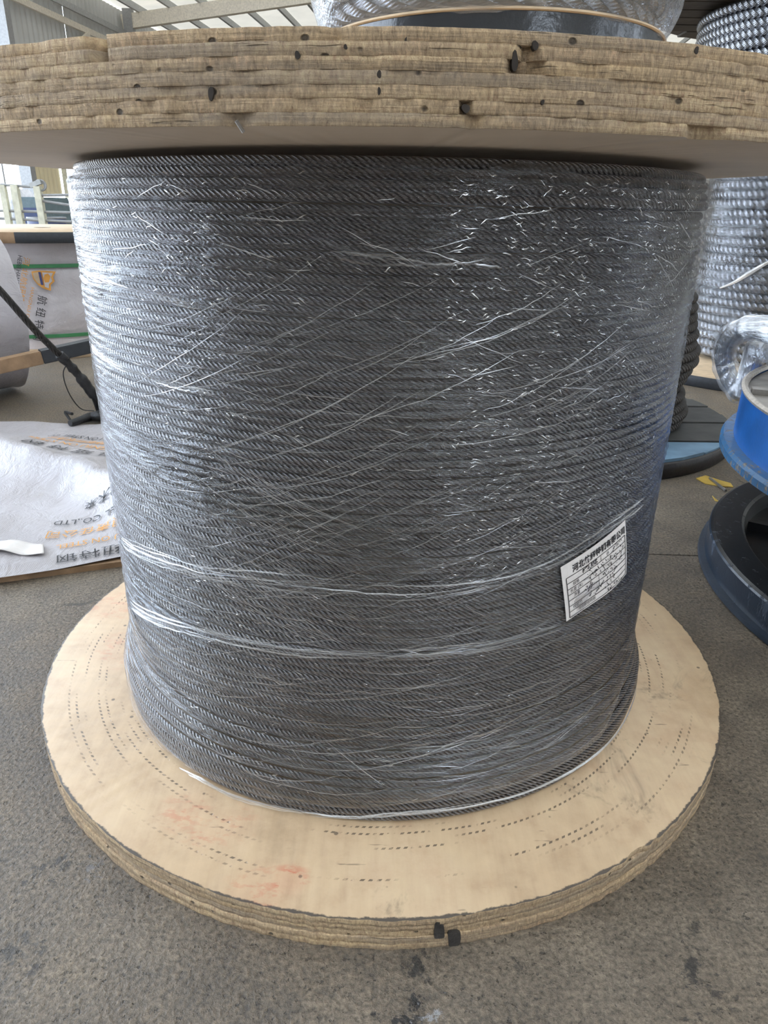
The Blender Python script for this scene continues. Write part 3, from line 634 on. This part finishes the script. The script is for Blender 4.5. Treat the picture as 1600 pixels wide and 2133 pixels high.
winding('rope', (0, 0), lambda z: float(np.interp(z, [.06, .1, .15, .2, .23, .28, .36, .45, .52, .6], [.50, .505, .515, .487, .495, .522, .52, .50, .475, .43])), .067, .60, .033, M['rope_grease'], sp, 150, 9, .006, 41, .006)
link('core', lathe([(.3, .07), (.3, .615), (.29, .62), (.04, .62), (.04, .58)], 40), M['darkwood'], sp)

# ------------------------------------------------------------------ right: empty blue and black steel reel
BX, BY, BR = 1.52, .21, .74
st = tag(empty('steel_reel', (BX, BY, 0)), 'empty steel reel with blue upper flange and black lower flange', 'steel reel')
lo = link('lower_flange', lathe([(.1, 0), (BR+.012, 0), (BR+.016, .004), (BR+.014, .012), (BR, .014), (BR, .072), (BR-.003, .076)], 160), M['black_wall'], st)
link('rim_ring', lathe([(BR-.003, .0765), (BR-.010, .080), (BR-.075, .080), (BR-.082, .074), (BR-.085, .03)], 160), M['black'], lo)
link('dish', lathe([(BR-.085, .031), (.3, .022), (.1, .022)], 120), M['black'], lo)
for k in range(8):
    aa = 2*PI*k/8+.2; bar('rib', (.32*math.cos(aa), .32*math.sin(aa), .035), ((BR-.09)*math.cos(aa), (BR-.09)*math.sin(aa), .038), .014, .03, M['black'], lo)
link('hub', lathe([(.31, .02), (.31, .30)], 64), M['black'], st)
ul = link('upper_flange', lathe([(BR-.012, .315), (BR-.012, .425), (BR-.016, .430)], 160), M['blue'], st)
link('lip', lathe([(.2, .290), (BR+.008, .286), (BR+.016, .290), (BR+.016, .306), (BR+.010, .314), (BR-.012, .3155)], 160), M['blue_lip'], ul)
link('weld_bead', lathe([(BR-.010, .424), (BR-.008, .430), (BR-.014, .435), (BR-.022, .432), (BR-.024, .424)], 160), M['bead'], ul)
link('top_plate', lathe([(BR-.02, .418), (.12, .412), (.12, .30)], 120), M['grey_plate'], ul)
for k in range(6):
    aa = 2*PI*k/6+2.75; bar('rib', (.14*math.cos(aa), .14*math.sin(aa), .420), ((BR-.03)*math.cos(aa), (BR-.03)*math.sin(aa), .424), .03, .014, M['grey_plate'], ul)

# film-wrapped loop of rope lying over the rim of the steel reel
LP = [(1585, 838, .72), (1548, 822, .80), (1524, 795, .84), (1509, 755, .86), (1513, 716, .84), (1538, 690, .78), (1580, 683, .70), (1640, 700, .58), (1700, 745, .46), (1720, 790, .42), (1690, 812, .46), (1640, 810, .56)]
lp = np.array([ony(*q) for q in LP]); lp = spline(np.vstack([lp, lp[:1]]), 90)[:-1]
for q in lp:   # rests on the plate inside the rim, hangs outside it
    dd = math.hypot(q[0]-BX, q[1]-BY)
    if dd < BR+.03: q[2] = max(q[2], .475)
lo_ = tag(empty('wrapped_rope_loop', tuple(lp[60])), 'loop of rope bound in clear film hanging over the rim of the blue steel reel', 'rope loop')
lp_l = lp-lp[60]
link('rope', tube(lp_l, .025+.001*noise1(len(lp), 20, 4), 10, True), M['rope_big'], lo_)
n = len(lp); th = np.linspace(0, 2*PI, 16, endpoint=False)
fm = tube(lp_l, .033+.003*noise1(n, 26, 5), 16, True); link('film', fm, M['film2'], lo_)

# ------------------------------------------------------------------ left: white-wrapped reel with print and straps
WX, WY, WR = -2.1, 3.6, .80
wrl = tag(empty('wrapped_cable_reel', (WX, WY, 0)), 'cable reel wrapped in white woven plastic with green straps and print', 'cable reel')
link('lower_flange', lathe([(.05, 0), (WR-.003, 0), (WR, .003), (WR, .039), (WR-.003, .042), (.05, .042)], 128), M['tan'], wrl, False)
fo = link('upper_flange', lathe([(.05, .607), (WR-.003, .607), (WR, .610), (WR, .659), (WR-.003, .662), (.05, .662)], 160), [M['brownwood'], M['near_black'], M['tan']], wrl, False)
at = math.atan2(ony(38, 495, 2.85)[1]-WY, ony(38, 495, 2.85)[0]-WX)
idx = np.zeros((160, 5), np.int32); idx[:, 4] = 2
for i in range(160):
    aa = (i+.5)/160*2*PI; aa = (aa+PI) % (2*PI)-PI
    if at < aa < at+1.7: idx[i, 1:4] = 1  # rim near-black over this arc, brown elsewhere
fo.data.polygons.foreach_set('material_index', idx.ravel())
RW = .70
na = 200; a = np.linspace(0, 2*PI, na, endpoint=False); z = np.linspace(.043, .606, 60); q = smooth2((na, 60), 10, 8, 61)
rr = RW+.004*q-.008*np.exp(-((z-.485)/.02)**2)[None]-.008*np.exp(-((z-.115)/.02)**2)[None]
wrap = link('woven_wrap', grid(np.stack([rr*np.cos(a)[:, None], rr*np.sin(a)[:, None], np.repeat(z[None], na, 0)], -1), True), M['woven'], wrl)
for zc in (.487, .113): link('strap', lathe([(RW+.004, zc-.010), (RW+.008, zc-.009), (RW+.008, zc+.009), (RW+.004, zc+.010)], 128), M['green'], wrl)
def on_white(x, y):
    d = ray(x, y); o = CAM[:2]-np.array([WX, WY]); a_ = d[:2]@d[:2]; b = o@d[:2]; D = max(b*b-a_*(o@o-RW*RW), 0); p = CAM+(-b-math.sqrt(D))/a_*d
    return math.atan2(p[1]-WY, p[0]-WX), p[2]
def wtext(s, x0, y0, x1, y1, h, mat, bold=0.):
    """text running from pixel (x0, y0) to (x1, y1) round the drum"""
    (t0, z0), (t1, z1) = on_white(x0, y0), on_white(x1, y1); c = np.array([(t0+t1)/2*RW, (z0+z1)/2]); d = np.array([(t1-t0)*RW, z1-z0]); L = np.linalg.norm(d); d /= L; nn = np.array([-d[1], d[0]])
    V, Fc = text2d(s, 1., 0.); wd = np.ptp(V[:, 0]); k = L/wd
    def f(x, y):
        q = c+d*x*k+nn*y*h; R = RW+.0155; return (R*math.cos(q[0]/RW), R*math.sin(q[0]/RW), q[1])
    link('print', meshdata([f(x, y) for x, y in V], Fc), mat, wrap, False)
wtext('HEBEI HANGNIU', 43, 532, 34, 610, .030, M['ink'])
wtext('河 北航纽特钢', 56, 536, 42, 645, .036, M['orange'])
wtext('HANGNIU ON STEEL', 69, 598, 52, 700, .024, M['orange'])
wtext('航 纽 特 钢', 88, 616, 77, 708, .052, M['ink'])
def shield(pts, mat, o):
    q = [on_white(x, y) for x, y in pts]; R = RW+.0155+o
    link('emblem', meshdata([(R*math.cos(t), R*math.sin(t), z_) for t, z_ in q], [tuple(range(len(q)))]), mat, wrap, False)
def tf(pts): return [(66+x, 563+y) for x, y in pts]
shield(tf([(0, 2), (14, 0), (50, 2), (44, 14), (48, 22), (40, 30), (40, 42), (26, 38), (14, 30), (4, 18)]), M['orange'], 0)
shield(tf([(3, 5), (15, 3), (22, 28), (14, 27), (6, 17)]), M['tan'], .0012)
shield(tf([(14, 3), (19, 3), (25, 30), (20, 30)]), M['navy'], .0022)
shield(tf([(22, 4), (44, 5), (40, 14), (43, 22), (36, 28), (36, 37), (28, 34)]), M['woven'], .0012)
shield(tf([(27, 8), (34, 6), (39, 12), (36, 24), (28, 25), (25, 16)]), M['orange'], .0022)

# ------------------------------------------------------------------ left: wrapped reel lying on its side
gx, gy = -1.935, 1.98
gr = tag(empty('wrapped_reel', (gx, gy, .36), 0), 'reel lying on its side under a plain grey-white plastic cover', 'cable reel')
gr.rotation_euler = (PI/2, 0, math.radians(-46))
prof = [(.0, .20), (.25, .205), (.33, .20), (.352, .18), (.357, .15), (.35, .06), (.352, -.1), (.352, -.25), (.33, -.28), (.0, -.285)]
pr = spline([(x, 0, z) for x, z in prof], 50)[:, [0, 2]]; pr[:, 0] = np.clip(pr[:, 0], .0005, .357)
na = 120; a = np.linspace(0, 2*PI, na, endpoint=False); q = smooth2((na, 50), 8, 6, 71)*.004
rr = np.minimum(pr[None, :, 0]+q*(pr[None, :, 0] > .2), .359)
cov = link('plastic_cover', grid(np.stack([rr*np.cos(a)[:, None], rr*np.sin(a)[:, None], np.repeat(pr[None, :, 1], na, 0)+q*1.5], -1), True), M['woven2'], gr)
link('strap', lathe([(.3595, -.09), (.361, -.088), (.361, -.070), (.3595, -.068)], 80), M['green'], gr)

# timber propped in front of it, black towards one end
tp = [np.array(q) for q in (ony(-300, 846, 1.42), ony(85, 743, 1.80), ony(255, 705, 2.0))]
d_ = tp[2]-tp[1]; tp[0] = tp[1]-d_*(tp[1][2]-.028)/d_[2]
tm = tag(empty('timber', tuple(tp[0])), 'wooden timber with black end propped across the grey-white covered reel', 'timber')
bar('plain_length', (0, 0, 0), tuple(tp[1]-tp[0]), .06, .052, M['brownwood'], tm, .003); bar('black_length', tuple(tp[1]-tp[0]), tuple(tp[2]-tp[0]), .0605, .0525, M['near_black'], tm, .003)
bk = tag(box('wood_block', (tp[2][0]-.09, tp[2][0]+.06, tp[2][1]-.08, tp[2][1]+.07, 0, tp[2][2]-.055), M['tan'], None, .004), 'pale wood block holding up the end of the black-ended timber', 'wood block')

# ------------------------------------------------------------------ left: rope sling with a taped eye and shackle
sl0 = np.array([ony(-250, 372, 1.55), ony(-120, 492, 1.48), ony(-60, 548, 1.46), ony(0, 605, 1.45), ony(75, 690, 1.5), ony(130, 745, 1.55), ony(165, 783, 1.6), ony(195, 825, 1.63), ony(208, 858, 1.66)])
sl0[0] = (-1.72, 1.78, .78); sl0 = np.vstack([[(-1.92, 2.02, .742)], sl0])
sg = tag(empty('rope_sling', tuple(onz(205, 872))), 'black wire rope sling with taped splice trailing from the grey-white covered reel to the floor', 'rope sling')
o0 = onz(205, 872); sq = spline(sl0-o0, 90)
link('rope', tube(sq[:62], .0125, 10), M['rope_grease'], sg)
link('taped_splice', tube(sq[58:80], .0185+.004*noise1(22, 8, 3)*np.sin(np.linspace(0, PI, 22)), 10), M['tape'], sg)
link('tail', tube(sq[78:], .013, 10), M['tape'], sg)
sh = spline([ony(208, 858, 1.66)-o0, onz(212, 866, .03)-o0, onz(190, 868, .022)-o0, onz(165, 876, .02)-o0, onz(146, 882, .02)-o0], 20)
link('shackle', tube(sh, np.interp(np.linspace(0, 1, 20), [0, .3, .7, 1], [.016, .022, .015, .012]), 10), M['tape'], sg)
link('clip', tube(spline([onz(150, 880, .02)-o0, onz(140, 866, .03)-o0, onz(136, 858, .035)-o0, onz(150, 862, .045)-o0], 12), .006, 8), M['wire'], sg)
lpw = spline([ony(140, 757, 1.55)-o0, ony(132, 775, 1.56)-o0, ony(136, 800, 1.58)-o0, ony(150, 830, 1.62)-o0, ony(170, 852, 1.64)-o0, ony(196, 856, 1.64)-o0], 30)
link('loose_wire', tube(lpw, .0022, 6), M['wire'], sg)
for dx, dz in ((-.03, .02), (-.02, -.03), (.02, .03)): link('loose_wire', tube([lpw[0], lpw[0]+np.array([dx, 0, dz])], .0014, 5), M['wire'], sg)

# ------------------------------------------------------------------ left: printed woven sheet lying on a board
nA, nB = onz(0, 1214, .0), onz(250, 1181, .0); e1 = (nB-nA)[:2]; e1 /= np.linalg.norm(e1); e2 = np.array([-e1[1], e1[0]])
bo = nB[:2]+e1*.02
V = []
for s_, f_ in ((-1.5, 0), (0.03, 0), (.03, .42), (-1.5, .42)): q = bo+e1*s_+e2*f_; V.append((q[0], q[1]))
bd = tag(link('board', meshdata([(x, y, .0) for x, y in V]+[(x, y, .014) for x, y in V], BOXF), M['brownwood'], None, False), 'flat brown board under the edge of the printed woven sheet', 'board')
ridge = np.array([onz(x, y, z)[:2] for x, y, z in ((-350, 870, .09), (-80, 905, .09), (0, 920, .09), (70, 938, .09), (165, 960, .09), (238, 1012, .06), (300, 1060, .06))])
def segd(p, A_):
    best = 9
    for u, v in zip(A_[:-1], A_[1:]):
        t = np.clip(((p-u)@(v-u))/((v-u)@(v-u)), 0, 1); dd = p-(u+t*(v-u)); best = min(best, np.hypot(*dd)) if True else best
    return best
def side(p):   # positive on the far side of the ridge
    i = np.argmin(np.hypot(*(ridge-p).T)); i = min(i, len(ridge)-2); v = ridge[i+1]-ridge[i]; q = p-ridge[i]; return v[0]*q[1]-v[1]*q[0]
hn = smooth2((96, 110), 7, 9, 81); hn2 = smooth2((96, 110), 20, 22, 82)
def sheet_h(p, i=None, j=None):
    d = segd(p, ridge); s = side(p)
    return .095*math.exp(-(d/(.17 if s > 0 else .06))**1.3)
sq_ = [bo+e1*-1.3+e2*-.003, bo+e1*.055+e2*-.003, np.array([-.66, 1.60]), np.array([-2.0, 1.50])]
SN, SM = 96, 110
SP = np.zeros((SN, SM, 3))
for i in range(SN):
    for j in range(SM):
        u, v = i/(SN-1), j/(SM-1); p = (sq_[0]*(1-u)+sq_[1]*u)*(1-v)+(sq_[3]*(1-u)+sq_[2]*u)*v
        bv = np.clip(((p-bo)@e2-.36)/.12, 0, 1); z = .0165*(1-bv)+.004+sheet_h(p)+.0045*hn[i, j]+.006*abs(hn2[i, j])
        if j < 4: z = .0175+.001*j+.003*abs(hn2[i, 8])
        wv_ = .012*hn2[i, 3]*(1-v)**6
        SP[i, j] = (p[0]+e2[0]*wv_, p[1]+e2[1]*wv_, max(z, .0045 if bv > .9 else .0172))
sheet = tag(link('woven_sheet', grid(SP), M['woven2'], None), 'crumpled white woven plastic sheet with black and orange print lying on the floor', 'plastic sheet')
sf = SP.reshape(-1, 3)
def sheet_z(x, y):
    d = (sf[:, 0]-x)**2+(sf[:, 1]-y)**2; k = np.argpartition(d, 4)[:4]; w_ = 1/(d[k]+1e-6); return float((sf[k, 2]*w_).sum()/w_.sum())
def stext(s, x0, y0, x1, y1, h, mat, pz=.045):
    """upside-down print: starts at pixel 0 (right) and runs to pixel 1 (left)"""
    p0, p1 = onz(x0, y0, pz)[:2], onz(x1, y1, pz)[:2]; d = p1-p0; L = np.linalg.norm(d); d /= L; nn = np.array([-d[1], d[0]]); c = (p0+p1)/2
    V, Fc = text2d(s, 1.); k = L/np.ptp(V[:, 0])
    def f(x, y): q = c+d*x*k+nn*y*h; return (q[0], q[1], sheet_z(*q)+.0035)
    link('print', meshdata([f(x, y) for x, y in V], Fc), mat, sheet, False)
stext('HEBEI HANGNIU ON STEEL CO', 330, 899, 100, 897, .062, M['ink'])
stext('河北航纽特钢有限责任', 300, 912, 100, 908, .066, M['orange'])
stext('HANGNIU ON STEEL', 275, 926, 62, 922, .056, M['orange'])
stext('航 纽 特 钢', 238, 942, 60, 938, .085, M['ink'])
stext('铸就未来', 290, 1055, 178, 1062, .046, M['ink'], .03)
stext('STEEL CO.,LTD', 285, 1078, 112, 1087, .034, M['ink'], .03)
stext('有限责任公司', 300, 1098, 96, 1113, .050, M['orange'], .025)
stext('HANGNIU ON STEEL', 352, 1112, 118, 1141, .036, M['orange'], .025)
stext('航纽特钢', 300, 1140, 118, 1166, .040, M['ink'], .022)
# folded paper strip on the sheet
q0 = [onz(x, y, .06) for x, y in ((-40, 1098), (86, 1108), (88, 1132), (-40, 1124))]
G = np.array([[(q0[0]*(1-u)+q0[1]*u)*(1-v)+(q0[3]*(1-u)+q0[2]*u)*v+np.array([0, 0, .006*math.sin(u*9)+.004*v]) for v in np.linspace(0, 1, 6)] for u in np.linspace(0, 1, 20)])
for row in G:
    for q in row: q[2] = sheet_z(q[0], q[1])+.006+.003*math.sin(q[0]*60)
ps = tag(link('paper_strip', grid(G), M['paper'], None), 'short strip of white paper lying on the crumpled printed sheet', 'paper strip')
md = ps.modifiers.new('thick', 'SOLIDIFY'); md.thickness = .002

# ------------------------------------------------------------------ floor bits on the right
def blotch(name, pts, z, mat, label, cat):
    V = [tuple(onz(x, y, z)) for x, y in pts]; V2 = [(x, y, z-.0025) for x, y, _ in V]; n = len(V)
    return tag(link(name, meshdata(V+V2, [tuple(range(n))]+[(i, i+n, (i+1) % n+n, (i+1) % n) for i in range(n)]), mat, None, False), label, cat)
blotch('paint_patch', [(1450, 996), (1470, 990), (1500, 1000), (1522, 1006), (1528, 1014), (1500, 1012), (1470, 1007)], .003, M['yellow'], 'flake of worn yellow paint on the concrete by the dark round base', 'paint flake')
blotch('paint_patch', [(1484, 1032), (1490, 1038), (1498, 1044), (1490, 1042)], .003, M['yellow'], 'tiny flake of yellow paint on the concrete by the black steel flange', 'paint flake')
tag(link('steel_rod', tube([onz(1479, 996, .006), onz(1512, 1022, .006)], .0045, 8), M['nail']), 'short steel rod lying on the concrete beside the yellow paint', 'rod')

# ------------------------------------------------------------------ far left: fence, machine and bags by the opening
fx = lambda x, y, Y: ony(x, y, Y)
fe = tag(empty('pipe_fence', tuple(onz(75, 560))), 'pipe fence with pale posts and thin rails before the bright opening', 'fence')
FY = 6.2; fo_ = np.array(fe.location)
for x_, top, wd in ((5, 385, .05), (30, 385, .06), (78, 388, .06)):
    p = fx(x_, top, FY); bar('post', (p[0]-fo_[0], p[1]-fo_[1], 0), tuple(p-fo_), wd, wd, M['post'], fe)
p = fx(64, 387, FY); q = fx(86, 378, FY); bar('cap_bar', tuple(p-fo_), tuple(q-fo_), .05, .04, M['steel'], fe)
for (x0, y0, x1, y1) in ((-60, 437, 150, 443), (-60, 452, 150, 462), (-60, 381, 66, 389), (78, 407, 150, 406), (84, 418, 150, 428)):
    p = fx(x0, y0, FY); q = fx(x1, y1, FY); link('rail', tube([p-fo_, q-fo_], .012, 8), M['grey_steel'], fe)
for x_ in (83, 86): link('hook', tube([fx(x_, 386, FY)-fo_+np.array([.045*math.cos(k), 0, .045*math.sin(k)]) for k in np.linspace(0, 6.28, 14)], .008, 6), M['grey_steel'], fe)
def machine(name, px0, px1, py0, Y, dep, mat, label, cat, top=None):
    a, b = fx(px0, py0, Y), fx(px1, py0, Y); e = tag(empty(name, ((a[0]+b[0])/2, Y, 0)), label, cat); w2 = (b[0]-a[0])/2
    box('body', (-w2, w2, 0, dep, 0, a[2]), mat, e, .01)
    return e, w2, a[2]
e, w2, h_ = machine('machine_cabinet', 30, 88, 410, 8.4, .8, M['machine'], 'slate-grey machine cabinet behind the pipe fence', 'machine')
box('door_panel', (-w2*.8, w2*.5, -.02, -.001, .25, h_-.12), M['barrel'], e, .005); box('vent', (-w2*.6, w2*.2, -.03, -.021, h_-.5, h_-.3), M['grey_steel'], e)
for x0, x1, y0, Y, lb in ((100, 175, 418, 9.5, 'tall white bulk bag behind the pipe fence beside the slate-grey machine'), (-10, 26, 392, 9.0, 'white bulk bag behind the pipe fence by the bright opening')):
    a, b = fx(x0, y0, Y), fx(x1, y0, Y); w2 = (b[0]-a[0])/2; h_ = a[2]; e = tag(empty('bulk_bag', ((a[0]+b[0])/2, Y, 0)), lb, 'bag')
    k = 40; t = np.linspace(0, 2*PI, k, endpoint=False); zs = np.linspace(0, 1, 14); se = lambda v: np.sign(v)*abs(v)**.5
    bulge = .92+.08*np.sin(zs*PI); bulge[-1] = .55; bulge[-2] = .85
    PP = np.stack([w2*se(np.cos(t))[:, None]*bulge, .4+.4*se(np.sin(t))[:, None]*bulge, np.repeat((zs*h_)[None], k, 0)], -1); link('bag', grid(PP, True), M['white'], e)
    link('top', meshdata([(q[0], q[1], q[2]) for q in PP[:, -1]], [tuple(range(k))]), M['white'], e, False)
a = fx(97, 455, 7.4); e = tag(empty('oil_drum', (a[0], 7.4, 0)), 'dark blue oil drum behind the pipe fence', 'drum')
link('body', lathe([(.01, 0), (.2, 0), (.2, .2), (.206, .205), (.2, .21), (.2, .42), (.206, .425), (.2, .43), (.2, a[2]), (.01, a[2]-.01)], 40), M['barrel'], e); link('lid_ring', lathe([(.195, a[2]), (.205, a[2]), (.205, a[2]+.015), (.195, a[2]+.015)], 40, closed=True), M['grey_steel'], e)
